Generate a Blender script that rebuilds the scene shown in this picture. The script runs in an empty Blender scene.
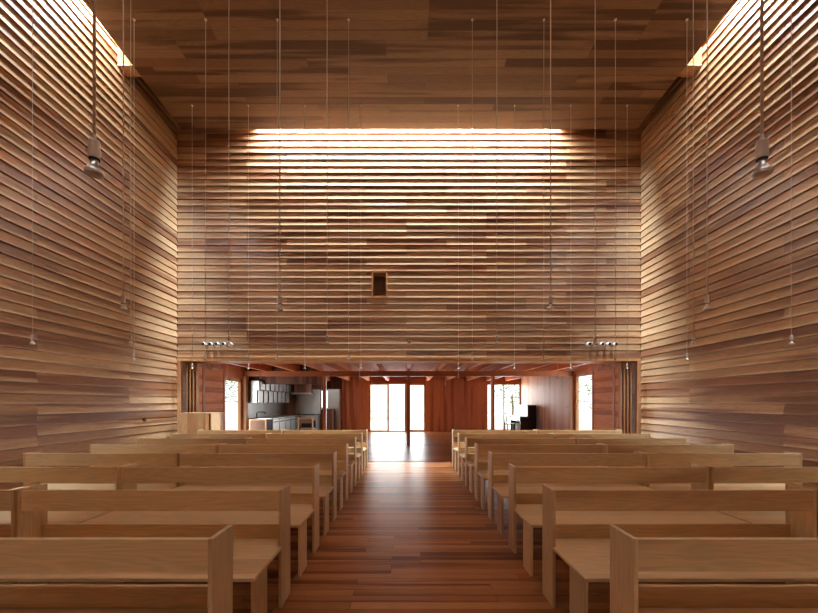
import bpy, bmesh, math, random
from mathutils import Vector, Matrix
random.seed(7)
S = bpy.context.scene
COL = S.collection
PI = math.pi

# ------------------------------------------------------------------ measures
EYE = 1.40                      # eye height
XL, XR = -5.31, 5.425           # hall side walls
YB, YF = 8.93, -1.81            # hall back wall (narthex side) and altar wall
YE = 18.3                       # far entrance wall of the narthex
CX = 0.065                      # axis of pews and lamps
PITCH = 0.152                   # height of one lap of the wall boards
ZTOP = 7.60 + 5 * PITCH         # top of boards, up in the skylight shaft
CZ0, CY0, CS = 7.48, 8.61, 0.052
def ceil_z(y): return CZ0 + CS * (CY0 - y)

# ------------------------------------------------------------------ node helpers
def srgb(r, g, b):
    f = lambda c: (c / 255 / 12.92) if c / 255 <= 0.04045 else ((c / 255 + 0.055) / 1.055) ** 2.4
    return (f(r), f(g), f(b), 1)

class NT:
    def __init__(s, name):
        s.m = bpy.data.materials.new(name); s.m.use_nodes = True
        s.t = s.m.node_tree; s.t.nodes.clear()
        s.out = s.t.nodes.new('ShaderNodeOutputMaterial')
    def n(s, typ, **kw):
        x = s.t.nodes.new(typ)
        for k, v in kw.items(): setattr(x, k, v)
        return x
    def l(s, a, b): s.t.links.new(a, b)
    def put(s, sock, v):
        if hasattr(v, 'is_linked') or isinstance(v, bpy.types.NodeSocket): s.l(v, sock)
        else: sock.default_value = v
    def math(s, op, a, b=None, c=None):
        x = s.n('ShaderNodeMath', operation=op)
        s.put(x.inputs[0], a)
        if b is not None: s.put(x.inputs[1], b)
        if c is not None: s.put(x.inputs[2], c)
        return x.outputs[0]
    def comb(s, x, y, z):
        c = s.n('ShaderNodeCombineXYZ')
        for i, v in enumerate((x, y, z)): s.put(c.inputs[i], v)
        return c.outputs[0]
    def mix(s, f, a, b, mode='MIX'):
        x = s.n('ShaderNodeMix', data_type='RGBA', blend_type=mode)
        s.put(x.inputs[0], f); s.put(x.inputs[6], a); s.put(x.inputs[7], b)
        return x.outputs[2]
    def maprange(s, v, a, b, c=0.0, d=1.0):
        x = s.n('ShaderNodeMapRange', interpolation_type='SMOOTHSTEP')
        s.put(x.inputs[0], v)
        for i, q in enumerate((a, b, c, d)): x.inputs[i + 1].default_value = q
        return x.outputs[0]
    def noise(s, vec, scale=1.0, detail=3.0, rough=0.55):
        x = s.n('ShaderNodeTexNoise'); s.l(vec, x.inputs['Vector'])
        x.inputs['Scale'].default_value = scale; x.inputs['Detail'].default_value = detail; x.inputs['Roughness'].default_value = rough
        return x.outputs['Fac']

def wood(name, along, across, light, mid, dark, length=3.65, width=0.15, off=0.0, heart=0.5, rough=0.5, spec=0.35,
         gap=0.0, per_object=False, vary=1.0, stagger=2, grain=1.0, coat=0.0, bump=0.15):
    """boards cut from knot-free softwood: each board (row, segment) has its own tone and red heartwood flame"""
    T = NT(name)
    tc = T.n('ShaderNodeTexCoord'); sep = T.n('ShaderNodeSeparateXYZ'); T.l(tc.outputs['Object'], sep.inputs[0])
    ax = {'X': sep.outputs[0], 'Y': sep.outputs[1], 'Z': sep.outputs[2]}
    a, b = ax[along], ax[across]; c = ax[[k for k in 'XYZ' if k not in (along, across)][0]]
    bw = T.math('DIVIDE', T.math('ADD', b, off), width)
    row = T.math('FLOOR', bw)
    if per_object:
        oi = T.n('ShaderNodeObjectInfo'); row = T.math('ADD', row, T.math('MULTIPLY', oi.outputs['Random'], 91.7))
    w1 = T.n('ShaderNodeTexWhiteNoise', noise_dimensions='1D'); T.l(T.math('ADD', row, 0.37), w1.inputs['W'])
    sh = T.math('DIVIDE', T.math('FLOOR', T.math('MULTIPLY', w1.outputs['Value'], stagger)), stagger)
    sh = T.math('ADD', sh, 0.5)
    seg = T.math('FLOOR', T.math('ADD', T.math('DIVIDE', a, length), sh))
    w2 = T.n('ShaderNodeTexWhiteNoise', noise_dimensions='2D'); T.l(T.comb(T.math('ADD', row, 0.21), T.math('ADD', seg, 0.43), 0.0), w2.inputs['Vector'])
    hs = T.n('ShaderNodeSeparateColor'); T.l(w2.outputs['Color'], hs.inputs[0])
    h, h2, h3 = hs.outputs[0], hs.outputs[1], hs.outputs[2]
    # heartwood flame
    fl = T.noise(T.comb(T.math('MULTIPLY_ADD', a, 0.32, T.math('MULTIPLY', h, 37.0)),
                        T.math('MULTIPLY_ADD', b, 5.5 * 0.15 / max(width, 0.08), T.math('MULTIPLY', h2, 53.0)),
                        T.math('MULTIPLY', c, 4.0)), 1.0, 2.5, 0.5)
    flame = T.maprange(T.math('ADD', fl, T.math('MULTIPLY', T.math('SUBTRACT', h3, 0.5), 0.34)), 0.56 - 0.16 * heart, 0.70 - 0.10 * heart)
    # growth rings drawn out along the board
    warp = T.noise(T.comb(T.math('MULTIPLY_ADD', a, 0.9, T.math('MULTIPLY', h2, 71.0)), T.math('MULTIPLY', b, 9.0), T.math('MULTIPLY', c, 6.0)), 1.0, 2.0)
    rings = T.math('SINE', T.math('MULTIPLY', warp, 70.0))
    fine = T.noise(T.comb(T.math('MULTIPLY_ADD', a, 5.0, T.math('MULTIPLY', h, 19.0)), T.math('MULTIPLY', b, 210.0), T.math('MULTIPLY', c, 160.0)), 1.0, 3.0)
    col = T.mix(T.math('MULTIPLY', h, vary), light, mid)
    col = T.mix(flame, col, dark)
    gv = T.math('ADD', T.math('MULTIPLY', rings, 0.085 * grain), T.math('MULTIPLY', T.math('SUBTRACT', fine, 0.5), 0.6 * grain))
    tone = T.math('ADD', T.math('MULTIPLY_ADD', T.math('SUBTRACT', h2, 0.5), 0.30 * vary, 1.0), gv)
    g = T.n('ShaderNodeCombineColor')
    for i in range(3): T.l(tone, g.inputs[i])
    col = T.mix(1.0, col, g.outputs[0], 'MULTIPLY')
    hgt = T.math('MULTIPLY', fine, 0.3)
    if gap > 0:
        fr = T.math('FRACT', bw)
        edge = T.math('MINIMUM', fr, T.math('SUBTRACT', 1.0, fr))
        gm = T.maprange(edge, gap * 0.35 / width, gap / width)
        fa = T.math('FRACT', T.math('ADD', T.math('DIVIDE', a, length), sh))
        ea = T.math('MINIMUM', fa, T.math('SUBTRACT', 1.0, fa))
        gm = T.math('MINIMUM', gm, T.maprange(ea, gap * 0.35 / length, gap / length))
        col = T.mix(gm, srgb(40, 20, 10), col)
        hgt = T.math('ADD', hgt, gm)
    P = T.n('ShaderNodeBsdfPrincipled'); T.l(col, P.inputs['Base Color'])
    T.put(P.inputs['Roughness'], T.math('MULTIPLY_ADD', fine, 0.12, rough - 0.06))
    P.inputs['Specular IOR Level'].default_value = spec
    if coat: P.inputs['Coat Weight'].default_value = coat; P.inputs['Coat Roughness'].default_value = 0.22
    bp = T.n('ShaderNodeBump'); bp.inputs['Strength'].default_value = bump; bp.inputs['Distance'].default_value = 0.002
    T.l(hgt, bp.inputs['Height']); T.l(bp.outputs[0], P.inputs['Normal'])
    T.l(P.outputs[0], T.out.inputs[0])
    return T.m

def plain(name, col, rough=0.5, metal=0.0, spec=0.5, speckle=0.06, scale=40.0):
    T = NT(name)
    tc = T.n('ShaderNodeTexCoord')
    nz = T.noise(tc.outputs['Object'], scale, 3.0)
    v = T.math('MULTIPLY_ADD', T.math('SUBTRACT', nz, 0.5), speckle * 2, 1.0)
    g = T.n('ShaderNodeCombineColor')
    for i in range(3): T.l(v, g.inputs[i])
    P = T.n('ShaderNodeBsdfPrincipled')
    T.l(T.mix(1.0, col, g.outputs[0], 'MULTIPLY'), P.inputs['Base Color'])
    P.inputs['Roughness'].default_value = rough; P.inputs['Metallic'].default_value = metal; P.inputs['Specular IOR Level'].default_value = spec
    T.l(P.outputs[0], T.out.inputs[0])
    return T.m

def glass_mat(name):
    T = NT(name)
    tr = T.n('ShaderNodeBsdfTransparent'); tr.inputs[0].default_value = (0.94, 0.96, 0.95, 1)
    gl = T.n('ShaderNodeBsdfGlossy'); gl.inputs['Roughness'].default_value = 0.02
    lw = T.n('ShaderNodeLayerWeight'); lw.inputs[0].default_value = 0.5
    fr = T.math('MULTIPLY_ADD', T.math('POWER', lw.outputs['Facing'], 5.0), 0.9, 0.03)
    mx = T.n('ShaderNodeMixShader'); T.l(fr, mx.inputs[0]); T.l(tr.outputs[0], mx.inputs[1]); T.l(gl.outputs[0], mx.inputs[2])
    T.l(mx.outputs[0], T.out.inputs[0]); return T.m

def leaf_mat(name, c1, c2):
    T = NT(name); tc = T.n('ShaderNodeTexCoord')
    nz = T.maprange(T.noise(tc.outputs['Object'], 6.0, 3.0), 0.35, 0.65)
    P = T.n('ShaderNodeBsdfPrincipled'); T.l(T.mix(nz, c1, c2), P.inputs['Base Color']); P.inputs['Roughness'].default_value = 0.6
    T.l(P.outputs[0], T.out.inputs[0]); return T.m

CED_L, CED_M, CED_D = srgb(194, 158, 118), srgb(172, 128, 90), srgb(136, 90, 60)
M = {}
M['wall_x'] = wood('cedar_boards_across', 'X', 'Z', CED_L, CED_M, CED_D, 1.845, PITCH, off=-2.44 + 20 * PITCH, heart=0.42, rough=0.36, spec=0.7, vary=0.8)
M['wall_y'] = wood('cedar_boards_along', 'Y', 'Z', CED_L, CED_M, CED_D, 3.69, PITCH, off=-2.44 + 20 * PITCH, heart=0.42, rough=0.36, spec=0.7, vary=0.8)
M['ceil'] = wood('ceiling_boards', 'X', 'Y', srgb(146, 114, 84), srgb(126, 93, 66), srgb(92, 62, 43), 3.6, 0.165, heart=0.45, rough=0.55, spec=0.3, gap=0.002, stagger=5)
M['floor'] = wood('floor_boards', 'X', 'Y', srgb(164, 108, 66), srgb(138, 84, 48), srgb(106, 58, 33), 1.8, 0.09, heart=0.55, rough=0.30, spec=0.035, gap=0.0018, stagger=7, grain=0.7, bump=0.25)
PW = (srgb(218, 187, 143), srgb(209, 175, 131), srgb(190, 152, 110))
M['pew_x'] = wood('pew_wood_long', 'X', 'Z', *PW, 30, 0.30, off=0.06, heart=0.15, rough=0.42, spec=0.4, per_object=True, vary=0.6, grain=0.75, stagger=1)
M['pew_seat'] = wood('pew_wood_seat', 'X', 'Y', *PW, 30, 0.21, heart=0.12, rough=0.38, spec=0.45, per_object=True, vary=0.5, grain=0.75, stagger=1)
M['pew_z'] = wood('pew_wood_upright', 'Z', 'Y', *PW, 30, 0.6, off=0.2, heart=0.15, rough=0.45, spec=0.4, per_object=True, vary=0.6, grain=0.75, stagger=1)
M['trim_x'] = wood('trim_wood_across', 'X', 'Z', srgb(198, 152, 108), srgb(188, 138, 94), srgb(160, 106, 70), 4.0, 0.4, heart=0.3, vary=0.6, rough=0.65, spec=0.06)
M['trim_y'] = wood('trim_wood_deep', 'Y', 'Z', srgb(198, 152, 108), srgb(188, 138, 94), srgb(160, 106, 70), 30.0, 0.4, heart=0.25, vary=0.6)
M['trim_z'] = wood('trim_wood_upright', 'Z', 'X', srgb(198, 152, 108), srgb(188, 138, 94), srgb(160, 106, 70), 4.0, 0.3, heart=0.3, vary=0.6)
OR = (srgb(206, 132, 80), srgb(192, 114, 64), srgb(164, 88, 46))
M['raft'] = wood('rafter_wood', 'Y', 'X', *OR, 30.0, 0.93, off=0.4, heart=0.3, rough=0.6, spec=0.15)
M['orange_x'] = wood('beam_wood', 'X', 'Z', srgb(150, 88, 52), srgb(136, 76, 44), srgb(112, 58, 34), 6.0, 0.5, heart=0.3, rough=0.45)  # beam wood darkened: shade beneath the door head is put into its colour
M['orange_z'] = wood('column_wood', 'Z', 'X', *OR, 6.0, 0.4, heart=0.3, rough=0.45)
M['ply'] = wood('plywood_ceiling', 'Y', 'X', srgb(190, 112, 66), srgb(178, 98, 56), srgb(150, 78, 44), 2.4, 0.91, heart=0.3, rough=0.75, spec=0.04, gap=0.002)
M['panel'] = wood('wall_panel_wood', 'Z', 'X', srgb(196, 128, 82), srgb(184, 112, 68), srgb(160, 90, 52), 6.0, 0.16, heart=0.25, rough=0.42, gap=0.001, vary=0.6)
M['panel_y'] = wood('side_panel_wood', 'Z', 'Y', srgb(196, 146, 112), srgb(186, 132, 98), srgb(164, 108, 78), 6.0, 0.16, heart=0.3, rough=0.5, spec=0.25, gap=0.001, vary=0.6)
M['door'] = wood('door_panel_wood', 'Y', 'Z', srgb(222, 152, 98), srgb(208, 134, 80), srgb(186, 110, 62), 6.0, 0.15, heart=0.05, rough=0.55, spec=0.15, vary=0.4)
M['umber'] = wood('dark_kitchen_wood', 'Z', 'X', srgb(112, 72, 50), srgb(98, 60, 42), srgb(80, 46, 32), 3.0, 0.2, heart=0.3)
M['bright'] = wood('box_wood', 'Z', 'X', srgb(206, 166, 122), srgb(196, 152, 108), srgb(180, 134, 92), 3.0, 0.2, heart=0.2, vary=0.6)
M['steel'] = plain('brushed_steel', srgb(178, 176, 172), 0.32, 1.0, speckle=0.04)
M['chrome'] = plain('chrome', srgb(225, 225, 225), 0.12, 1.0, speckle=0.01)
M['satin'] = plain('satin_metal', srgb(232, 232, 232), 0.35, 0.35, speckle=0.01)
M['hinge'] = plain('hinge_steel', srgb(150, 150, 150), 0.4, 0.8)
M['black'] = plain('black_lacquer', srgb(16, 14, 14), 0.18, 0.0, speckle=0.02)
M['dark'] = plain('black_parts_and_shade', srgb(26, 24, 23), 0.6)
M['cordw'] = plain('pale_cord', srgb(228, 218, 208), 0.6)
M['socket'] = plain('pale_porcelain', srgb(205, 190, 178), 0.4)
M['mirror'] = plain('silvered_bulb', srgb(215, 208, 202), 0.3, 0.7)
M['frost'] = plain('frosted_glass', srgb(205, 196, 186), 0.25, 0.0, spec=0.7)
M['white'] = plain('white_paint', srgb(232, 230, 226), 0.6)
M['cream'] = plain('pale_render', srgb(226, 220, 210), 0.85, scale=3.0)
M['pave'] = plain('pale_paving', srgb(205, 200, 192), 0.85, scale=2.0)
M['grey'] = plain('grey_metal', srgb(150, 150, 150), 0.5, 0.3)
M['brownpad'] = plain('brown_leather', srgb(122, 86, 64), 0.45)
M['orangeplate'] = plain('orange_plastic', srgb(205, 92, 48), 0.5)
M['ivory'] = plain('ivory_keys', srgb(235, 230, 218), 0.3)
M['glass'] = glass_mat('window_glass')
M['leaf'] = leaf_mat('leaves', srgb(70, 104, 44), srgb(112, 138, 74))
M['bark'] = plain('bark', srgb(110, 90, 72), 0.9, scale=12)
M['pot'] = plain('glazed_white_pot', srgb(226, 232, 230), 0.25)

# ------------------------------------------------------------------ mesh helpers
def add_box(bm, x0, x1, y0, y1, z0, z1, bev=0.0, rot=None):
    t = bmesh.new()
    bmesh.ops.create_cube(t, size=1.0)
    for v in t.verts:
        v.co = Vector(((x0 + x1) / 2 + v.co.x * (x1 - x0), (y0 + y1) / 2 + v.co.y * (y1 - y0), (z0 + z1) / 2 + v.co.z * (z1 - z0)))
    if bev > 0: bmesh.ops.bevel(t, geom=list(t.edges), offset=bev, segments=2, affect='EDGES', profile=0.6)
    if rot is not None: bmesh.ops.transform(t, matrix=rot, verts=t.verts)
    me = bpy.data.meshes.new('tmp'); t.to_mesh(me); t.free(); bm.from_mesh(me); bpy.data.meshes.remove(me)
    return bm

def add_lathe(bm, prof, c=(0, 0, 0), n=24, axis='Z'):
    rings = []
    for r, z in prof:
        ring = []
        for i in range(n):
            a = 2 * PI * i / n
            p = (r * math.cos(a), r * math.sin(a), z)
            if axis == 'Y': p = (p[0], p[2], p[1])
            if axis == 'X': p = (p[2], p[0], p[1])
            ring.append(bm.verts.new((c[0] + p[0], c[1] + p[1], c[2] + p[2])))
        rings.append(ring)
    for k in range(len(rings) - 1):
        for i in range(n):
            j = (i + 1) % n
            bm.faces.new((rings[k][i], rings[k][j], rings[k + 1][j], rings[k + 1][i]))
    bm.faces.new(rings[0]); bm.faces.new(rings[-1])
    bmesh.ops.recalc_face_normals(bm, faces=bm.faces)
    return bm

def add_tube(bm, pts, r, n=10):
    pts = [Vector(p) for p in pts]; rings = []
    for i, p in enumerate(pts):
        d = ((pts[min(i + 1, len(pts) - 1)] - pts[max(i - 1, 0)])).normalized()
        u = d.cross(Vector((0, 0, 1)) if abs(d.z) < 0.9 else Vector((1, 0, 0))).normalized(); w = d.cross(u)
        rings.append([bm.verts.new(p + (u * math.cos(2 * PI * k / n) + w * math.sin(2 * PI * k / n)) * r) for k in range(n)])
    for a, b in zip(rings, rings[1:]):
        for k in range(n): bm.faces.new((a[k], a[(k + 1) % n], b[(k + 1) % n], b[k]))
    bm.faces.new(rings[0]); bm.faces.new(rings[-1])
    bmesh.ops.recalc_face_normals(bm, faces=bm.faces)
    return bm

def obj(name, bm, mat, parent=None, smooth=False, label=None):
    me = bpy.data.meshes.new(name); bm.to_mesh(me); bm.free()
    me.materials.append(mat)
    if smooth:
        for p in me.polygons: p.use_smooth = True
    o = bpy.data.objects.new(name, me); COL.objects.link(o)
    if parent: o.parent = parent
    if label: o['label'] = label
    if smooth:
        for e in me.edges: pass
    return o

def bx(name, dims, mat, parent=None, bev=0.0, label=None):
    return obj(name, add_box(bmesh.new(), *dims, bev=bev), mat, parent, label=label)

def tag(o, label, cat, group=None):
    o['label'] = label; o['category'] = cat
    if group: o['group'] = group
    return o

def thing(name, label, cat, loc=(0, 0, 0), rz=0.0, group=None):
    o = bpy.data.objects.new(name, None); COL.objects.link(o)
    o.location = loc; o.rotation_euler = (0, 0, rz); o.empty_display_size = 0.2
    return tag(o, label, cat, group)

def struct(o, label=None):
    o['kind'] = 'structure'
    if label: o['label'] = label
    return o

def sbox(name, dims, mat, bev=0.0): return struct(bx(name, dims, mat, bev=bev))

def dup(root, loc, label, group=None, rz=None):
    r = root.copy(); COL.objects.link(r); r.location = loc; r['label'] = label
    if rz is not None: r.rotation_euler = (0, 0, rz)
    if group: r['group'] = group
    for ch in [o for o in bpy.data.objects if o.parent == root]:
        c = ch.copy(); COL.objects.link(c); c.parent = r
        for g in [o for o in bpy.data.objects if o.parent == ch]:
            d = g.copy(); COL.objects.link(d); d.parent = c
    return r

# ------------------------------------------------------------------ hall shell
LAP = 0.024
def lap_wall(name, spans_for_row, origin, along, normal, mat, z_low, z_high):
    """one wall of lapped boards; every board leans out at its lower edge. spans_for_row(z0, z1) -> list of (a0, a1)"""
    bm = bmesh.new()
    k = 0
    n_rows = round((z_high - z_low) / PITCH)
    o, u, n = Vector(origin), Vector(along), Vector(normal)
    for k in range(n_rows):
        z0, z1 = z_low + k * PITCH, z_low + (k + 1) * PITCH
        for a0, a1 in spans_for_row(z0, z1):
            # profile: back bottom, front bottom lip, front bottom, front top, back top
            prof = [(-0.06, z0), (LAP, z0), (LAP + 0.0005, z0 + 0.004), (0.003, z1 - 0.010), (-0.020, z1 - 0.010), (-0.020, z1), (-0.06, z1)]
            A = [bm.verts.new(o + u * a0 + n * p + Vector((0, 0, z))) for p, z in prof]
            B = [bm.verts.new(o + u * a1 + n * p + Vector((0, 0, z))) for p, z in prof]
            m = len(prof)
            for i in range(m): bm.faces.new((A[i], A[(i + 1) % m], B[(i + 1) % m], B[i]))
            bm.faces.new(A); bm.faces.new(B)
    bmesh.ops.remove_doubles(bm, verts=bm.verts, dist=0.0002)
    bmesh.ops.recalc_face_normals(bm, faces=bm.faces)
    return struct(obj(name, bm, mat))

ZB = 2.44                                            # the boards above the doorway start here
zlow = ZB - 16 * PITCH
full_l = lambda z0, z1: [(YF, YB)]
lap_wall('wall_left', full_l, (XL, 0, 0), (0, 1, 0), (1, 0, 0), M['wall_y'], zlow, ZTOP)
lap_wall('wall_right', full_l, (XR, 0, 0), (0, 1, 0), (-1, 0, 0), M['wall_y'], zlow, ZTOP)
lap_wall('wall_front', lambda z0, z1: [(XL, XR)], (0, YF, 0), (1, 0, 0), (0, 1, 0), M['wall_x'], zlow, ZTOP)
NX0, NX1 = -0.81, -0.44                              # niche in the back wall
nk0 = round((3.88 - ZB) / PITCH); NZ0 = ZB + nk0 * PITCH; NZ1 = NZ0 + 4 * PITCH
def back_spans(z0, z1):
    zc = (z0 + z1) / 2
    return [(XL, NX0), (NX1, XR)] if NZ0 < zc < NZ1 else [(XL, XR)]
lap_wall('wall_back', back_spans, (0, YB, 0), (1, 0, 0), (0, -1, 0), M['wall_x'], ZB, ZTOP)
# solid cores behind the boards
sbox('wall_left_core', (XL - 0.30, XL - 0.055, YF - 0.3, YB + 0.6, -0.2, ZTOP), M['trim_y'])
sbox('wall_right_core', (XR + 0.055, XR + 0.30, YF - 0.3, YB + 0.6, -0.2, ZTOP), M['trim_y'])
sbox('wall_front_core', (XL - 0.3, XR + 0.3, YF - 0.30, YF - 0.055, -0.2, ZTOP), M['trim_x'])
bm = bmesh.new()
for d in ((XL - 0.05, NX0, ZB, ZTOP), (NX1, XR + 0.05, ZB, ZTOP), (NX0, NX1, ZB, NZ0), (NX0, NX1, NZ1, ZTOP)):
    add_box(bm, d[0], d[1], YB + 0.055, YB + 0.55, d[2], d[3])
struct(obj('wall_back_core', bm, M['trim_x']))
# niche: a framed recess with vertical boards inside
ni = struct(thing('window_niche', 'small framed recess in the slatted back wall', 'niche'))
del ni['category']
bm = bmesh.new(); f = 0.035
add_box(bm, NX0 - 0.0, NX0 + f, YB - 0.045, YB + 0.30, NZ0, NZ1); add_box(bm, NX1 - f, NX1, YB - 0.045, YB + 0.30, NZ0, NZ1)
add_box(bm, NX0, NX1, YB - 0.045, YB + 0.30, NZ1 - f, NZ1 + 0.01); add_box(bm, NX0, NX1, YB - 0.045, YB + 0.30, NZ0 - 0.01, NZ0 + f)
obj('frame', bm, M['trim_x'], ni)
obj('back_panel', add_box(bmesh.new(), NX0, NX1, YB + 0.30, YB + 0.33, NZ0, NZ1), M['umber'], ni)

# floor: hall and narthex run on at one level
sbox('floor', (XL - 0.3, XR + 0.3, YF - 0.3, YE + 0.1, -0.2, 0.0), M['floor'])
sbox('trim_1', (XL, XR, YB + 0.10, YB + 0.14, -0.01, 0.002), M['dark'])
sbox('trim_2', (XL, XR, 12.53, 12.55, -0.01, 0.0015), M['dark'])

# sloping ceiling panel, held a hand's breadth clear of all four walls
CXL, CXR, CYB, CYF = -5.01, 5.13, CY0, YF + 0.32
bm = bmesh.new()
vs = []
for x in (CXL, CXR):
    for y in (CYF, CYB):
        for dz in (0, 0.14): vs.append(bm.verts.new((x, y, ceil_z(y) + dz)))
for f4 in ((0, 1, 3, 2), (4, 6, 7, 5), (0, 4, 5, 1), (2, 3, 7, 6), (0, 2, 6, 4), (1, 5, 7, 3)): bm.faces.new([vs[i] for i in f4])
bmesh.ops.recalc_face_normals(bm, faces=bm.faces)
struct(obj('ceiling', bm, M['ceil']))
# skylight shaft: upstand round the ceiling panel, roof over it, blocks at the ends of each skylight
ZR = ZTOP
bm = bmesh.new()
add_box(bm, CXL, CXL + 0.04, CYF, CYB, 7.60, ZR); add_box(bm, CXR - 0.04, CXR, CYF, CYB, 7.60, ZR)
add_box(bm, CXL + 0.04, CXR - 0.04, CYB - 0.04, CYB, 7.56, ZR); add_box(bm, CXL + 0.04, CXR - 0.04, CYF, CYF + 0.04, 8.1, ZR + 0.05)
struct(obj('ceiling_upstand', bm, M['trim_x']))
sbox('roof', (CXL, CXR, CYF, CYB, ZR, ZR + 0.2), M['trim_x'])
SY0, SY1 = 0.8, 7.07                                # skylight span along the side walls
SX0, SX1 = -3.43, 3.53                               # skylight span along the end walls
for nm, (x0, x1) in (('roof_left', (XL - 0.3, CXL)), ('roof_right', (CXR, XR + 0.3))):
    bm = bmesh.new(); add_box(bm, x0, x1, SY1 + 0.25, YB + 0.5, ZR, ZR + 0.2); add_box(bm, x0, x1, YF - 0.3, SY0 - 0.25, ZR, ZR + 0.2)
    struct(obj(nm, bm, M['trim_y']))
for nm, (y0, y1) in (('roof_back', (CYB, YB + 0.5)), ('roof_front', (YF - 0.3, CYF))):
    bm = bmesh.new()
    add_box(bm, CXL, SX0 - 0.25, y0, y1, ZR, ZR + 0.2); add_box(bm, SX1 + 0.25, CXR, y0, y1, ZR, ZR + 0.2)
    struct(obj(nm, bm, M['trim_x']))
k = 3
for x0, x1 in ((XL - 0.02, CXL), (CXR, XR + 0.02)):
    for y0, y1 in ((SY1, SY1 + 0.25), (SY0 - 0.25, SY0)):
        sbox('trim_%d' % k, (x0, x1, y0, y1, ceil_z(y0) + 0.005, ZR + 0.1), M['trim_x']); k += 1
for y0, y1 in ((CYB, YB + 0.02), (YF - 0.02, CYF)):
    for x0, x1 in ((SX0 - 0.25, SX0), (SX1, SX1 + 0.25)):
        sbox('trim_%d' % k, (x0, x1, y0, y1, ceil_z(y0) + 0.26, ZR + 0.1), M['trim_x']); k += 1
SKY = [((XL + CXL) / 2, (SY0 + SY1) / 2, CXL - XL, SY1 - SY0), ((XR + CXR) / 2, (SY0 + SY1) / 2, XR - CXR, SY1 - SY0),
       ((SX0 + SX1) / 2, (YB + CYB) / 2, SX1 - SX0, YB - CYB),
       ((SX0 + SX1) / 2, (YF + CYF) / 2, SX1 - SX0, CYF - YF)]  # unseen altar-end skylight, added to light the pew fronts
wn = 1
for x, y, sx, sy in SKY:
    struct(bx('window_%d' % wn, (x - sx / 2 - 0.02, x + sx / 2 + 0.02, y - sy / 2 - 0.02, y + sy / 2 + 0.02, ZR + 0.10, ZR + 0.112), M['glass']), 'skylight glazing along the top of the wall'); wn += 1

# doorway in the back wall: casing, deep head, jambs
sbox('trim_20', (XL + 0.02, XR - 0.02, YB - 0.035, YB + 0.06, 2.345, 2.44), M['trim_x'], 0.004)
sbox('trim_21', (XL, XR, YB + 0.06, YB + 0.60, 2.350, 2.60), M['trim_x'])
sbox('trim_22', (XL + 0.005, XL + 0.10, YB - 0.035, YB + 0.06, 0, 2.345), M['trim_z'], 0.004)
sbox('trim_23', (XR - 0.10, XR - 0.005, YB - 0.035, YB + 0.06, 0, 2.345), M['trim_z'], 0.004)

# ------------------------------------------------------------------ narthex shell
sbox('ceiling_narthex', (XL - 0.3, XR + 0.3, YB + 0.5, YE + 0.3, 2.64, 2.80), M['ply'])
rl = ['first', 'second', 'third', 'fourth', 'fifth', 'sixth', 'seventh', 'eighth', 'ninth', 'tenth', 'eleventh', 'twelfth']
for i in range(12):
    x = CX + 0.93 * (i - 5.5 + 0.5) 
    if x < XL + 0.2 or x > XR - 0.1: continue
    struct(bx('ceiling_beam', (x - 0.055, x + 0.055, YB + 0.60, YE + 0.02, 2.40, 2.645), M['raft'], bev=0.004))
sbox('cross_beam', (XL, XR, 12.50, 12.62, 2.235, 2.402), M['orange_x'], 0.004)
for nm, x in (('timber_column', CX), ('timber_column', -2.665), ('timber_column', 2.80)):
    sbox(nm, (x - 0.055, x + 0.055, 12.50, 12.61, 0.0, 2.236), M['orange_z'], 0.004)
# side walls of the narthex with a tall window in each
for nm, x0, x1, s, zt in (('left', XL - 0.09, XL, 1, 2.12), ('right', XR, XR + 0.09, -1, 2.28)):
    bm = bmesh.new()
    add_box(bm, x0, x1, YB + 0.55, 11.15, 0, 2.65); add_box(bm, x0, x1, 12.35, YE + 0.25, 0, 2.65); add_box(bm, x0, x1, 11.15, 12.35, zt, 2.65)
    struct(obj('wall_narthex_' + nm, bm, M['panel_y']))
    w = struct(thing('window_%d' % wn, 'tall narrow window in the narthex side wall, ' + nm, 'window')); del w['category']; wn += 1
    bm = bmesh.new(); xa, xb = (x1 - 0.07, x1 + 0.02) if s == 1 else (x0 - 0.02, x0 + 0.07)
    add_box(bm, xa, xb, 11.12, 11.20, 0, zt); add_box(bm, xa, xb, 12.30, 12.38, 0, zt); add_box(bm, xa, xb, 11.12, 12.38, zt - 0.08, zt + 0.02); add_box(bm, xa, xb, 11.12, 12.38, 0, 0.06)
    obj('frame', bm, M['trim_z'], w)
    xm = (x0 + x1) / 2
    obj('pane', add_box(bmesh.new(), xa + 0.03, xa + 0.038, 11.2, 12.3, 0.06, zt - 0.08), M['glass'], w)
    # posts at the cross beam
    px0, px1 = (XL, XL + 0.13) if s == 1 else (XR - 0.13, XR)
    sbox('timber_column', (px0, px1, 12.44, 12.62, 0, 2.236), M['trim_z'], 0.004)
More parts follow.
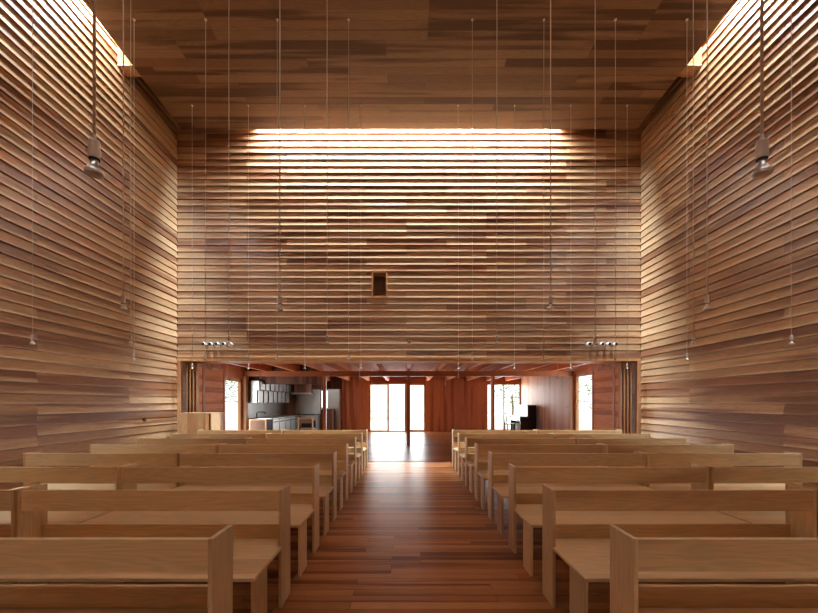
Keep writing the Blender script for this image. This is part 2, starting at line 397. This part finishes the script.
# entrance wall
for nm, x0, x1 in (('wall_entrance_left', -3.06, -1.76), ('wall_entrance_right', 0.90, 3.80)):
    sbox(nm, (x0, x1, YE, YE + 0.2, 0, 2.65), M['panel'])
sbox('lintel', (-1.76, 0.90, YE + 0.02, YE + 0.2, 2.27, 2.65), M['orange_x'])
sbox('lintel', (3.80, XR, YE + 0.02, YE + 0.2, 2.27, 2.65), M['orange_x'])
def window(label, x0, x1, z0, z1, frame=0.05, mull=(), mat='trim_z', y=YE, depth=0.12, thin=0.03):
    global wn
    w = struct(thing('window_%d' % wn, label, 'window')); del w['category']; wn += 1
    bm = bmesh.new()
    add_box(bm, x0, x0 + frame, y, y + depth, z0, z1); add_box(bm, x1 - frame, x1, y, y + depth, z0, z1)
    add_box(bm, x0 + frame, x1 - frame, y, y + depth, z1 - frame, z1); add_box(bm, x0 + frame, x1 - frame, y, y + depth, z0, z0 + frame)
    obj('frame', bm, M[mat], w)
    for m_ in mull: obj('mullion', add_box(bmesh.new(), m_ - thin / 2, m_ + thin / 2, y + 0.03, y + 0.08, z0 + frame, z1 - frame), M['trim_z'], w)
    obj('pane', add_box(bmesh.new(), x0 + frame, x1 - frame, y + 0.05, y + 0.058, z0 + frame, z1 - frame), M['glass'], w)
    return w
window('tall fixed glass beside the entrance', -1.76, -0.86, 0.0, 2.27, 0.05)
gd = window('clear glass entrance door beside the column', -0.86, -0.06, 0.0, 2.27, 0.025)
sbox('timber_column', (-0.06, 0.06, YE - 0.02, YE + 0.15, 0, 2.27), M['trim_z'])
window('narrow glass door behind the column', 0.06, 0.90, 0.0, 2.27, 0.07)
window('wide garden window beside the piano', 3.80, XR, 0.05, 2.27, 0.05, (4.63, ), thin=0.05)
# door pulls
o = (obj('door_handle', add_tube(bmesh.new(), [(-0.83, YE - 0.035, 0.95), (-0.83, YE - 0.045, 1.1), (-0.83, YE - 0.035, 1.25)], 0.012), M['grey'], gd, smooth=True))

# ------------------------------------------------------------------ folding doors
def leaf(name, label, cat, w, d, h, loc, rz=0.0, hinges=0, group=None):
    t = thing(name, label, cat, loc, rz, group)
    bm = bmesh.new(); s = 0.085
    add_box(bm, -w / 2, w / 2, 0, s, 0.02, h, 0.003); add_box(bm, -w / 2, w / 2, d - s, d, 0.02, h, 0.003)
    add_box(bm, -w / 2, w / 2, s, d - s, h - s, h, 0.003); add_box(bm, -w / 2, w / 2, s, d - s, 0.02, 0.02 + s, 0.003)
    obj('door_frame', bm, M['trim_z'], t)
    obj('door_panel', add_box(bmesh.new(), -w / 2 + 0.012, w / 2 - 0.012, s, d - s, 0.1, h - s), M['door'], t)
    for z in (0.35, 1.30, 2.12)[:hinges] if hinges else ():
        bm = bmesh.new(); add_lathe(bm, [(0.016, -0.07), (0.016, 0.07)], (0, -0.018, z), 10); add_box(bm, -0.02, 0.02, -0.006, 0.0, z - 0.07, z + 0.07)
        obj('hinge', bm, M['hinge'], t)
    return t
for s, side, xe in ((1, 'left', XL), (-1, 'right', XR)):
    for k in range(4):
        leaf('folding_door', '%s folded wooden door leaf from the wall, %s side of the wide doorway' % (rl[k], side), 'door', 0.038, 0.34, 2.32,
             (xe + s * (0.13 + 0.078 * k), YB + 0.17, 0), 0, 0, 'folded door leaves stacked at the doorway')
    t = leaf('swing_door', 'open wooden door leaf with grooved panel behind the stack, %s side of doorway' % side, 'door', 0.045, 1.08, 2.33,
             (xe + s * 0.07, YB + 0.97, 0), -s * 0.06, 3)
    for z in (1.30, 2.12):
        h = obj('hinge', add_box(bmesh.new(), 0.0 if s > 0 else -0.07, 0.07 if s > 0 else 0.0, -0.16, -0.03, z - 0.06, z + 0.06), M['hinge'], t)
# lectern-like box beside the doorway
t = thing('wooden_cabinet', 'waist-high pale wooden cabinet standing before the folded doors by the wall', 'cabinet', (-4.64, 8.52, 0))
bx('front_panel', (-0.33, 0.275, 0.0, 0.03, 0.03, 1.135), M['bright'], t)
bx('side_panel', (0.31, 0.335, 0.0, 0.56, 0.0, 1.135), M['bright'], t)
bx('side_panel', (-0.335, -0.31, 0.02, 0.56, 0.0, 1.135), M['bright'], t)
bx('back_panel', (-0.31, 0.31, 0.53, 0.56, 0.02, 1.135), M['bright'], t)
bx('carcass', (-0.31, 0.31, 0.10, 0.50, 0.03, 1.12), M['dark'], t)  # black core puts the shade of the gap beside the front panel into colour
bx('top', (-0.34, 0.34, -0.005, 0.565, 1.135, 1.158), M['bright'], t, 0.003)

# ------------------------------------------------------------------ pews
def make_pew():
    L = 1.80; h = L / 2; tt = 0.021
    t = thing('pew', 'pew', 'pew', group='pale wooden pews in rows on both sides of the aisle')
    for s in (-1, 1):
        x0, x1 = (s * h, s * (h - tt)) if s < 0 else (s * (h - tt), s * h)
        bx('side_post', (x0, x1, 0, 0.20, 0, 0.80), M['pew_z'], t, 0.0025)
        bx('leg', (x0, x1, -0.47, -0.27, 0, 0.394), M['pew_z'], t, 0.0025)
    bx('backrest', (-h + tt, h - tt, 0.004, 0.030, 0.655, 0.797), M['pew_x'], t, 0.003)
    bx('back_rail', (-h + tt, h - tt, 0.160, 0.184, 0.34, 0.517), M['pew_x'], t, 0.003)
    bm = bmesh.new()
    pts = [(-h, -0.475), (h, -0.475), (h, -0.001), (h - tt, -0.001), (h - tt, 0.160), (-h + tt, 0.160), (-h + tt, -0.001), (-h, -0.001)]
    a = [bm.verts.new((x, y, 0.394)) for x, y in pts]; b = [bm.verts.new((x, y, 0.415)) for x, y in pts]
    bm.faces.new(a); bm.faces.new(b)
    for i in range(8): bm.faces.new((a[i], a[(i + 1) % 8], b[(i + 1) % 8], b[i]))
    bmesh.ops.recalc_face_normals(bm, faces=bm.faces)
    bmesh.ops.bevel(bm, geom=[e for e in bm.edges if abs(e.verts[0].co.z - e.verts[1].co.z) < 1e-6], offset=0.0025, segments=2, affect='EDGES')
    obj('seat', bm, M['pew_seat'], t)
    return t
pew0 = make_pew()
first = True
ords = ['nearest', 'second', 'third', 'fourth', 'fifth', 'sixth', 'seventh', 'farthest']
GAP = 0.024
for k in range(8):
    y = 1.69 + 0.938 * k
    for side, s, xin in (('left', -1, -0.850), ('right', 1, 0.995)):
        for j in range(2):
            x = xin + s * (0.90 + j * (1.80 + GAP))
            lab = 'pale wooden pew %s of the aisle, %s, in the %s row' % (side, ('its end on the aisle', 'its end by the wall')[j], ords[k])
            if first: pew0.location = (x, y, 0); pew0['label'] = lab; first = False
            else: dup(pew0, (x, y, 0), lab)

# ------------------------------------------------------------------ pendant lamps
def make_lamp(zc, zb=2.085, name='pendant_lamp'):
    t = thing(name, 'lamp', 'lamp')
    obj('cord', add_tube(bmesh.new(), [(0, 0, zb + 0.095), (0, 0, (zb + zc) / 2), (0, 0, zc)], 0.0042, 8), M['cordw'], t, True)
    obj('ceiling_cap', add_lathe(bmesh.new(), [(0.004, -0.02), (0.018, -0.014), (0.022, 0.006)], (0, 0, zc), 16), M['cordw'], t, True)
    obj('socket', add_lathe(bmesh.new(), [(0.005, 0.118), (0.006, 0.104), (0.013, 0.101), (0.0155, 0.095), (0.016, 0.050), (0.0155, 0.046)], (0, 0, zb), 24), M['socket'], t)
    obj('socket_ring', add_lathe(bmesh.new(), [(0.0145, 0.046), (0.0145, 0.043), (0.010, 0.042)], (0, 0, zb), 24), M['dark'], t)
    b = obj('bulb', add_lathe(bmesh.new(), [(0.0095, 0.043), (0.0105, 0.034), (0.0125, 0.026), (0.018, 0.018), (0.0235, 0.011), (0.0255, 0.005), (0.0255, 0.002)], (0, 0, zb), 28), M['mirror'], t, True)
    obj('bulb_face', add_lathe(bmesh.new(), [(0.0255, 0.002), (0.024, -0.002), (0.017, -0.005), (0.006, -0.0065)], (0, 0, zb), 28), M['frost'], b, True)
    return t
rows = [(1.16, (1.003, ), 'nearest'), (2.86, (1.003, 2.163), 'second'), (4.56, (1.003, 2.163, 3.323, 4.483), 'third'),
        (6.26, (1.003, 2.163, 3.323, 4.483), 'fourth'), (7.957, (1.003, 2.163, 3.323, 4.483), 'rearmost')]
cnt = ['nearest the middle', 'second from the middle', 'third from the middle', 'nearest the wall']
for y, xs, rn in rows:
    lamp0 = None
    for s, side in ((-1, 'left'), (1, 'right')):
        for i, dx in enumerate(xs):
            where = cnt[i] if len(xs) == 4 else (('nearer the middle', 'nearer the wall')[i] if len(xs) == 2 else 'hanging large and close')
            lab = 'reflector bulb on a long cord, %s row of pendants, %s, %s half' % (rn, where, side)
            loc = (CX + s * dx, y, 0)
            if lamp0 is None:
                lamp0 = make_lamp(ceil_z(y)); lamp0.location = loc; lamp0['label'] = lab; lamp0['group'] = 'pendant reflector bulbs over the pews'
            else: dup(lamp0, loc, lab)
lamp0 = None
for x, y, lab in ((-4.05, 10.7, 'hung before the kitchen'), (-1.30, 10.7, 'before the panelled wall left of the entrance'), (1.44, 10.7, 'before the panelled wall right of the entrance'),
                  (4.18, 10.7, 'hung before the piano corner'), (-1.35, 15.0, 'beyond the beam, by the entrance glass'), (1.50, 15.0, 'beyond the beam, right of the column')):
    lab = 'short pendant bulb under the low timber ceiling, ' + lab
    if lamp0 is None: lamp0 = make_lamp(2.64, 2.06); lamp0.location = (x, y, 0); lamp0['label'] = lab; lamp0['group'] = 'short pendant bulbs in the low space'
    else: dup(lamp0, (x, y, 0), lab)

# spotlights on the back wall
def make_spot():
    t = thing('wall_spotlight', 'spot', 'spotlight', group='chrome wall spotlights above the doorway')
    obj('arm', add_lathe(bmesh.new(), [(0.012, -0.10), (0.012, 0.0)], (0, 0, 0), 12, 'Y'), M['chrome'], t, True)
    obj('base', add_lathe(bmesh.new(), [(0.03, -0.02), (0.03, 0.005)], (0, 0, 0), 16, 'Y'), M['chrome'], t)
    obj('head', add_lathe(bmesh.new(), [(0.010, -0.09), (0.030, -0.10), (0.040, -0.125), (0.043, -0.16), (0.041, -0.200)], (0, 0, 0), 20, 'Y'), M['satin'], t, True)
    obj('lens', add_lathe(bmesh.new(), [(0.036, -0.200), (0.034, -0.206), (0.012, -0.209)], (0, 0, 0), 20, 'Y'), M['dark'], t)
    return t
spot0 = None
kth = ['first', 'second', 'third', 'fourth', 'fifth']
for side, s, xs in (('left', -1, -4.60), ('right', 1, 4.745)):
    for k in range(5):
        x = xs - s * 0.152 * k
        lab = '%s chrome spotlight from the corner, row above the %s end of the doorway' % (kth[k], side)
        loc = (x, YB - LAP * 0.6, 2.715)
        if spot0 is None: spot0 = make_spot(); spot0.location = loc; spot0['label'] = lab
        else: dup(spot0, loc, lab)
t = thing('wall_sensor', 'tiny round chrome sensor in the middle of the slatted back wall', 'sensor', (CX, YB - LAP * 0.6, 2.79))
obj('housing', add_lathe(bmesh.new(), [(0.040, 0.006), (0.040, -0.03), (0.032, -0.045)], (0, 0, 0), 20, 'Y'), M['chrome'], t)
obj('lens', add_lathe(bmesh.new(), [(0.022, -0.04), (0.020, -0.055), (0.008, -0.06)], (0, 0, 0), 16, 'Y'), M['dark'], t, True)
t = tag(bx('wall_socket', (XL + 0.005, XL + 0.032, 7.75, 7.83, 1.02, 1.08), M['dark'], bev=0.004), 'small black outlet low on the slatted wall by the pews', 'outlet')

# ------------------------------------------------------------------ kitchen
sbox('lintel', (XL, -2.72, 13.0, 13.08, 2.0, 2.645), M['umber'])
sbox('wall_kitchen', (XL, -3.75, 16.95, 17.05, 0, 2.65), M['umber'])
sbox('trim_24', (-4.85, -3.78, 16.93, 16.95, 0.86, 1.95), M['steel'])
sbox('trim_25', (XL, XL + 0.015, 12.65, 16.93, 0.86, 2.05), M['steel'])
def counter(label, x0, x1, y0, y1, n, face):
    t = thing('kitchen_counter', label, 'counter', ((x0 + x1) / 2, (y0 + y1) / 2, 0))
    hx, hy = (x1 - x0) / 2, (y1 - y0) / 2
    bx('body', (-hx, hx - 0.03, -hy + 0.01, hy - 0.01, 0.0, 0.82), M['dark'], t)
    bx('worktop', (-hx, hx, -hy, hy, 0.82, 0.85), M['steel'], t, 0.004)
    w = (2 * hy - 0.02) / n
    for i in range(n):
        a = -hy + 0.01 + i * w
        d = bx('cabinet_door', (hx - 0.03, hx - 0.008, a + 0.03, a + w - 0.03, 0.1, 0.80), M['steel'], t)
        bx('door_handle', (hx - 0.008, hx + 0.004, a + 0.10, a + w - 0.10, 0.70, 0.735), M['dark'], d)
    return t
counter('steel kitchen counter with black door pulls along the wall', XL + 0.02, -4.48, 12.95, 16.3, 5, 'x')
t = thing('kitchen_tap', 'black kitchen tap over the steel counter end', 'tap', (-4.95, 13.15, 0.85))
obj('spout', add_tube(bmesh.new(), [(-0.15, 0, 0), (-0.15, 0, 0.18), (-0.12, 0, 0.205), (0.10, 0, 0.205), (0.13, 0, 0.19), (0.13, 0, 0.15)], 0.018), M['dark'], t, True)
obj('base', add_lathe(bmesh.new(), [(0.035, 0), (0.03, 0.03)], (-0.15, 0, 0), 16), M['dark'], t)
def wallcab(label, y0, y1, z0, z1, n, depth):
    t = thing('wall_cabinet', label, 'cabinet', (XL + 0.02, y0, z0))
    L, H = y1 - y0, z1 - z0
    bx('carcass', (0, depth - 0.02, 0, L, 0, H), M['steel'], t)
    bx('front_frame', (depth - 0.02, depth, 0.005, L - 0.005, 0.005, H - 0.005), M['dark'], t)
    w = L / n
    for i in range(n):
        bx('cabinet_door', (depth, depth + 0.03, i * w + 0.05, (i + 1) * w - 0.06 * (1 + i % 2), 0.01, H - 0.01), M['steel'], t, 0.003)
    return t
wallcab('lower run of steel-fronted wall cabinets above the counter', 12.75, 16.2, 1.37, 1.79, 7, 0.36)
wallcab('upper run of steel-fronted wall cabinets under the ceiling', 12.75, 16.5, 1.80, 2.10, 8, 0.44)
t = thing('range_hood', 'steel range hood at the end of the kitchen', 'hood', (-4.42, 16.5, 1.72))
bm = bmesh.new(); add_box(bm, -0.40, 0.40, -0.38, 0.42, 0, 0.07, 0.004); obj('canopy', bm, M['steel'], t)
bx('duct', (-0.30, 0.30, -0.25, 0.42, 0.07, 0.92), M['umber'], t)
t = thing('gas_range', 'steel cooking range below the hood', 'range', (-4.15, 16.6, 0))
bx('body', (-0.32, 0.36, -0.33, 0.32, 0.04, 0.84), M['steel'], t, 0.005); bx('oven_door', (-0.27, 0.31, -0.35, -0.33, 0.15, 0.62), M['dark'], t); bx('hob', (-0.32, 0.36, -0.33, 0.30, 0.84, 0.87), M['dark'], t)
# low wall, window and fridge beyond the kitchen
sbox('wall_entrance_kitchen', (XL, -3.06, YE + 0.02, YE + 0.2, 0, 1.10), M['umber'])
sbox('lintel', (XL, -3.06, YE + 0.02, YE + 0.2, 1.98, 2.65), M['umber'])
sbox('wall_pantry', (XL, -4.30, YE + 0.02, YE + 0.2, 1.10, 1.98), M['umber'])
sbox('wall_pantry', (-3.65, -3.06, YE + 0.02, YE + 0.2, 1.10, 1.98), M['umber'])
window('small square window behind the kitchen', -4.30, -3.65, 1.10, 1.98, 0.04, mat='white')
t = thing('refrigerator', 'tall steel refrigerator behind the column', 'refrigerator', (-3.33, 17.95, 0))
bx('body', (-0.27, 0.26, -0.27, 0.30, 0.0, 2.0), M['steel'], t, 0.01); bx('door', (-0.268, 0.258, -0.30, -0.275, 0.9, 1.99), M['steel'], t, 0.006); bx('door', (-0.268, 0.258, -0.30, -0.275, 0.06, 0.89), M['steel'], t, 0.006)
bx('handle', (0.19, 0.21, -0.33, -0.30, 1.0, 1.4), M['grey'], t)
t = thing('sideboard', 'dark wooden sideboard under the small kitchen window', 'sideboard', (-3.72, 17.3, 0))
bx('body', (-0.45, 0.42, -0.22, 0.22, 0.0, 1.10), M['umber'], t, 0.004)
for i in range(2): bx('cabinet_door', (-0.44 + 0.43 * i, -0.02 + 0.43 * i, -0.24, -0.22, 0.08, 1.07), M['umber'], t, 0.003)
def chair(label, loc, pad):
    t = thing('dining_chair', label, 'chair', loc)
    for x in (-0.25, 0.25):
        bx('leg', (x - 0.02, x + 0.02, -0.27, -0.23, 0, 0.85), M['bright'], t, 0.004); bx('leg', (x - 0.02, x + 0.02, 0.19, 0.23, 0, 0.44), M['bright'], t, 0.004)
    bx('seat', (-0.23, 0.23, -0.22, 0.23, 0.42, 0.47), M['brownpad'], t, 0.01)
    bx('top_rail', (-0.25, 0.25, -0.268, -0.232, 0.82, 0.86), M['bright'], t, 0.004)
    if pad: bx('backrest', (-0.225, 0.225, -0.262, -0.238, 0.50, 0.815), M['brownpad'], t, 0.006)
    else: bx('backrest', (-0.225, 0.225, -0.262, -0.238, 0.66, 0.80), M['brownpad'], t, 0.006)
    return t
chair('pale wood chair with full brown back by the kitchen doorway', (-4.66, 12.35, 0), True)
chair('pale wood chair with open back beside the kitchen column', (-3.52, 13.7, 0), False)

# ------------------------------------------------------------------ piano corner
t = thing('upright_piano', 'black upright piano against the panelled side wall', 'piano', (5.35, 16.6, 0))
bx('case', (-0.38, -0.02, -0.74, 0.74, 0.08, 1.25), M['black'], t, 0.006)
bx('lid', (-0.40, 0.0, -0.76, 0.76, 1.25, 1.275), M['black'], t, 0.005)
bx('key_bed', (-0.70, -0.38, -0.76, 0.76, 0.60, 0.70), M['black'], t, 0.006)
bx('fall_board', (-0.68, -0.38, -0.74, 0.74, 0.735, 0.79), M['black'], t, 0.01)
bx('keyboard', (-0.66, -0.42, -0.66, 0.66, 0.70, 0.725), M['ivory'], t)
for s in (-1, 1):
    bm = bmesh.new(); add_box(bm, -0.68, -0.38, s * 0.74 - 0.03, s * 0.74 + 0.03, 0.0, 0.60, 0.006); obj('leg', bm, M['black'], t)
    bm = bmesh.new(); add_box(bm, -0.70, -0.38, s * 0.74 - 0.025, s * 0.74 + 0.025, 0.70, 0.80, 0.01); obj('cheek', bm, M['black'], t)
bx('plinth', (-0.40, -0.02, -0.74, 0.74, 0.0, 0.08), M['black'], t)
t = thing('piano_chair', 'black piano chair with tall looped back facing the keyboard', 'chair', (4.33, 16.1, 0))
bx('seat', (-0.18, 0.20, -0.22, 0.22, 0.47, 0.52), M['black'], t, 0.012)
for x in (-0.17, 0.17):
    for y in (-0.2, 0.2): bx('leg', (x - 0.018, x + 0.018, y - 0.018, y + 0.018, 0, 0.48), M['grey'], t)
obj('back_frame', add_tube(bmesh.new(), [(-0.19, -0.2, 0.45), (-0.22, -0.2, 0.80), (-0.225, -0.14, 0.92), (-0.225, 0.14, 0.92), (-0.22, 0.2, 0.80), (-0.19, 0.2, 0.45)], 0.02), M['grey'], t, True)
t = thing('flower_pot', 'tall white pot with green plant before the piano', 'pot', (4.40, 15.2, 0))
obj('pot', add_lathe(bmesh.new(), [(0.06, 0.0), (0.07, 0.02), (0.085, 0.35), (0.09, 0.56), (0.08, 0.57), (0.07, 0.5)], (0, 0, 0), 24), M['pot'], t, True)
bm = bmesh.new()
for i in range(26):
    a = random.uniform(0, 2 * PI); r = random.uniform(0.01, 0.07); z = random.uniform(0.55, 0.70)
    q = bmesh.ops.create_icosphere(bm, subdivisions=1, radius=0.022)
    bmesh.ops.transform(bm, matrix=Matrix.Translation((r * math.cos(a), r * math.sin(a), z)) @ Matrix.Rotation(a, 4, 'Z') @ Matrix.Diagonal((1.3, 0.7, 0.6, 1)), verts=q['verts'])
f_ = obj('foliage', bm, M['leaf'], t); f_['kind'] = 'stuff'
t = tag(bx('wall_intercom', (XR - 0.035, XR - 0.0, 12.85, 13.03, 1.20, 1.28), M['orangeplate'], bev=0.004), 'orange plate on the panelled wall above the grey switch', 'plate')
t = tag(bx('light_switch', (XR - 0.025, XR - 0.0, 12.83, 12.95, 0.98, 1.08), M['grey'], bev=0.004), 'grey light switch on the panelled wall below the orange plate', 'switch')

# ------------------------------------------------------------------ outside
struct(bx('ground', (-40, 40, YE + 0.1, 60, -0.35, -0.06), M['pave']))
struct(bx('ground_left', (-40, XL - 0.3, -10, YE + 0.1, -0.35, -0.06), M['pave']))
struct(bx('ground_right', (XR + 0.3, 40, -10, YE + 0.1, -0.35, -0.06), M['pave']))
t = thing('neighbour_house', 'pale rendered house across the yard seen through the entrance glass', 'building', (0.5, 30, -0.06))
bx('wall', (-6, 5.0, 0, 6, 0, 6.0), M['cream'], t); bx('window', (1.35, 2.1, -0.04, 0.0, 1.0, 2.2), M['grey'], t); bx('roof', (-6.4, 5.4, -0.5, 6.4, 6.0, 6.25), M['grey'], t)
t = thing('ramp_handrail', 'thin grey handrail along the entrance ramp outdoors', 'railing', (-0.9, 21.5, -0.06))
for z in (0.55, 0.95): obj('rail', add_tube(bmesh.new(), [(-2.4, 0, z), (0.2, 0, z), (0.62, 0, z)], 0.02), M['grey'], t, True)
for x in (-2.3, -1.0, 0.35): obj('post', add_tube(bmesh.new(), [(x, 0, 0), (x, 0, 1.05)], 0.02), M['grey'], t, True)
for x, y0, y1, z, lab in ((-8.2, 10, 26, 1.35, 'plain white garden fence outside the left narrow window'), (8.9, 10, 26, 1.0, 'plain white garden fence outside the right narrow window')):
    tag(bx('garden_fence', (x - 0.05, x + 0.05, y0, y1, -0.06, z), M['white'], bev=0.01), lab, 'fence')
def tree(label, loc, h, r, n, seed):
    random.seed(seed)
    t = thing('garden_tree', label, 'tree', loc)
    obj('trunk', add_tube(bmesh.new(), [(0, 0, 0), (0.05, 0.02, h * 0.35), (0, 0.05, h * 0.62)], 0.06), M['bark'], t, True)
    bm = bmesh.new()
    for i in range(n):
        d = Vector((random.gauss(0, 1), random.gauss(0, 1), random.gauss(0, 1))).normalized() * r * random.random() ** 0.4
        c = Vector((0, 0, h * 0.68)) + Vector((d.x, d.y, d.z * 0.9)); s = random.uniform(0.05, 0.10)
        R = Matrix.Translation(c) @ Matrix.Rotation(random.uniform(0, 6.28), 4, 'Z') @ Matrix.Rotation(random.uniform(-1, 1), 4, 'X')
        v = [bm.verts.new(R @ Vector(p)) for p in ((-s, 0, 0), (0, -s * 0.45, 0.01), (s, 0, 0), (0, s * 0.45, 0.01))]
        bm.faces.new(v)
    f = obj('foliage', bm, M['leaf'], t); f['kind'] = 'stuff'
    return t
tree('leafy garden tree behind the fence outside the left window', (-11.0, 22.5, -0.06), 3.4, 1.9, 2600, 1)
tree('leafy garden tree outside the right narrow window', (11.0, 21.5, -0.06), 3.2, 1.6, 1500, 2)
tree('young tree outside the garden window beside the piano', (6.3, 23.0, -0.06), 3.0, 1.1, 800, 3)

# ------------------------------------------------------------------ light
W = bpy.data.worlds.new('overcast_sky'); S.world = W; W.use_nodes = True
nt = W.node_tree; nt.nodes.clear()
wo = nt.nodes.new('ShaderNodeOutputWorld'); bg = nt.nodes.new('ShaderNodeBackground')
tc = nt.nodes.new('ShaderNodeTexCoord'); sp = nt.nodes.new('ShaderNodeSeparateXYZ'); nt.links.new(tc.outputs['Generated'], sp.inputs[0])
mr = nt.nodes.new('ShaderNodeMapRange'); nt.links.new(sp.outputs[2], mr.inputs[0]); mr.inputs[1].default_value = 0; mr.inputs[2].default_value = 1; mr.inputs[3].default_value = 2.3; mr.inputs[4].default_value = 5.0
nt.links.new(mr.outputs[0], bg.inputs[1]); bg.inputs[0].default_value = (0.96, 0.98, 1.0, 1)
nt.links.new(bg.outputs[0], wo.inputs[0])
SKY_P = 850.0
for i, (x, y, sx, sy) in enumerate(SKY):
    L = bpy.data.lights.new('skylight_daylight', 'AREA'); L.shape = 'RECTANGLE'; L.size = sx; L.size_y = sy
    if sy > sx: L.size_y = sy - 0.5
    L.energy = SKY_P * sx * sy * (1.7 if y > 6 else 0.45 if sx > sy else 0.78); L.color = (0.73, 0.88, 1.0); L.spread = math.radians(150)
    o = bpy.data.objects.new('skylight_daylight', L); COL.objects.link(o); o.location = (x, y, ZR - 0.03)
    T_ = math.radians(46)                                # lamps are turned towards the walls to strengthen the wash; the glazing lies flat
    o.rotation_euler = ((0, -T_, 0) if x > 3 else (0, T_, 0) if x < -3 else (T_, 0, 0) if y > 0 else (-T_, 0, 0))

WIN_P = 25.0
for x, y, z, sx, sz, rz in ((-0.86, YE - 0.03, 1.15, 1.6, 2.1, 0), (0.48, YE - 0.03, 1.15, 0.7, 2.1, 0), (4.6, YE - 0.03, 1.15, 1.5, 2.1, 0), (-3.97, YE - 0.02, 1.54, 0.55, 0.8, 0),
                            (XL + 0.03, 11.65, 1.1, 0.85, 2.0, PI / 2), (XR - 0.03, 11.65, 1.2, 0.85, 2.1, -PI / 2)):
    L = bpy.data.lights.new('window_daylight', 'AREA'); L.shape = 'RECTANGLE'; L.size = sx; L.size_y = sz
    L.energy = WIN_P * sx * sz; L.color = (0.92, 0.97, 1.0)
    o = bpy.data.objects.new('window_daylight', L); COL.objects.link(o); o.location = (x, y, z); o.rotation_euler = (-PI / 2, 0, rz)
L = bpy.data.lights.new('kitchen_fill', 'AREA'); L.shape = 'RECTANGLE'; L.size = 0.3; L.size_y = 1.6; L.energy = 24; L.color = (1.0, 0.97, 0.92)  # unseen fill light added to brighten the kitchen, no lamp hangs there
o = bpy.data.objects.new('kitchen_fill', L); COL.objects.link(o); o.location = (-3.9, 14.6, 2.38)

# ------------------------------------------------------------------ camera
cam = bpy.data.cameras.new('camera'); co = bpy.data.objects.new('camera', cam); COL.objects.link(co)
co.location = (0, 0, EYE); co.rotation_euler = (PI / 2, 0, 0)
cam.sensor_width = 36.0; cam.lens = 386.0 / 818 * 36; cam.shift_x = 2.5 / 818; cam.shift_y = 95.5 / 818
cam.clip_start = 0.05; cam.clip_end = 200
S.camera = co
S.view_settings.view_transform = 'Standard'; S.view_settings.look = 'None'; S.view_settings.gamma = 1.0
S.view_settings.exposure = 0.14
S.cycles.max_bounces = 10; S.cycles.diffuse_bounces = 6; S.cycles.transparent_max_bounces = 12
S.cycles.sample_clamp_indirect = 8.0
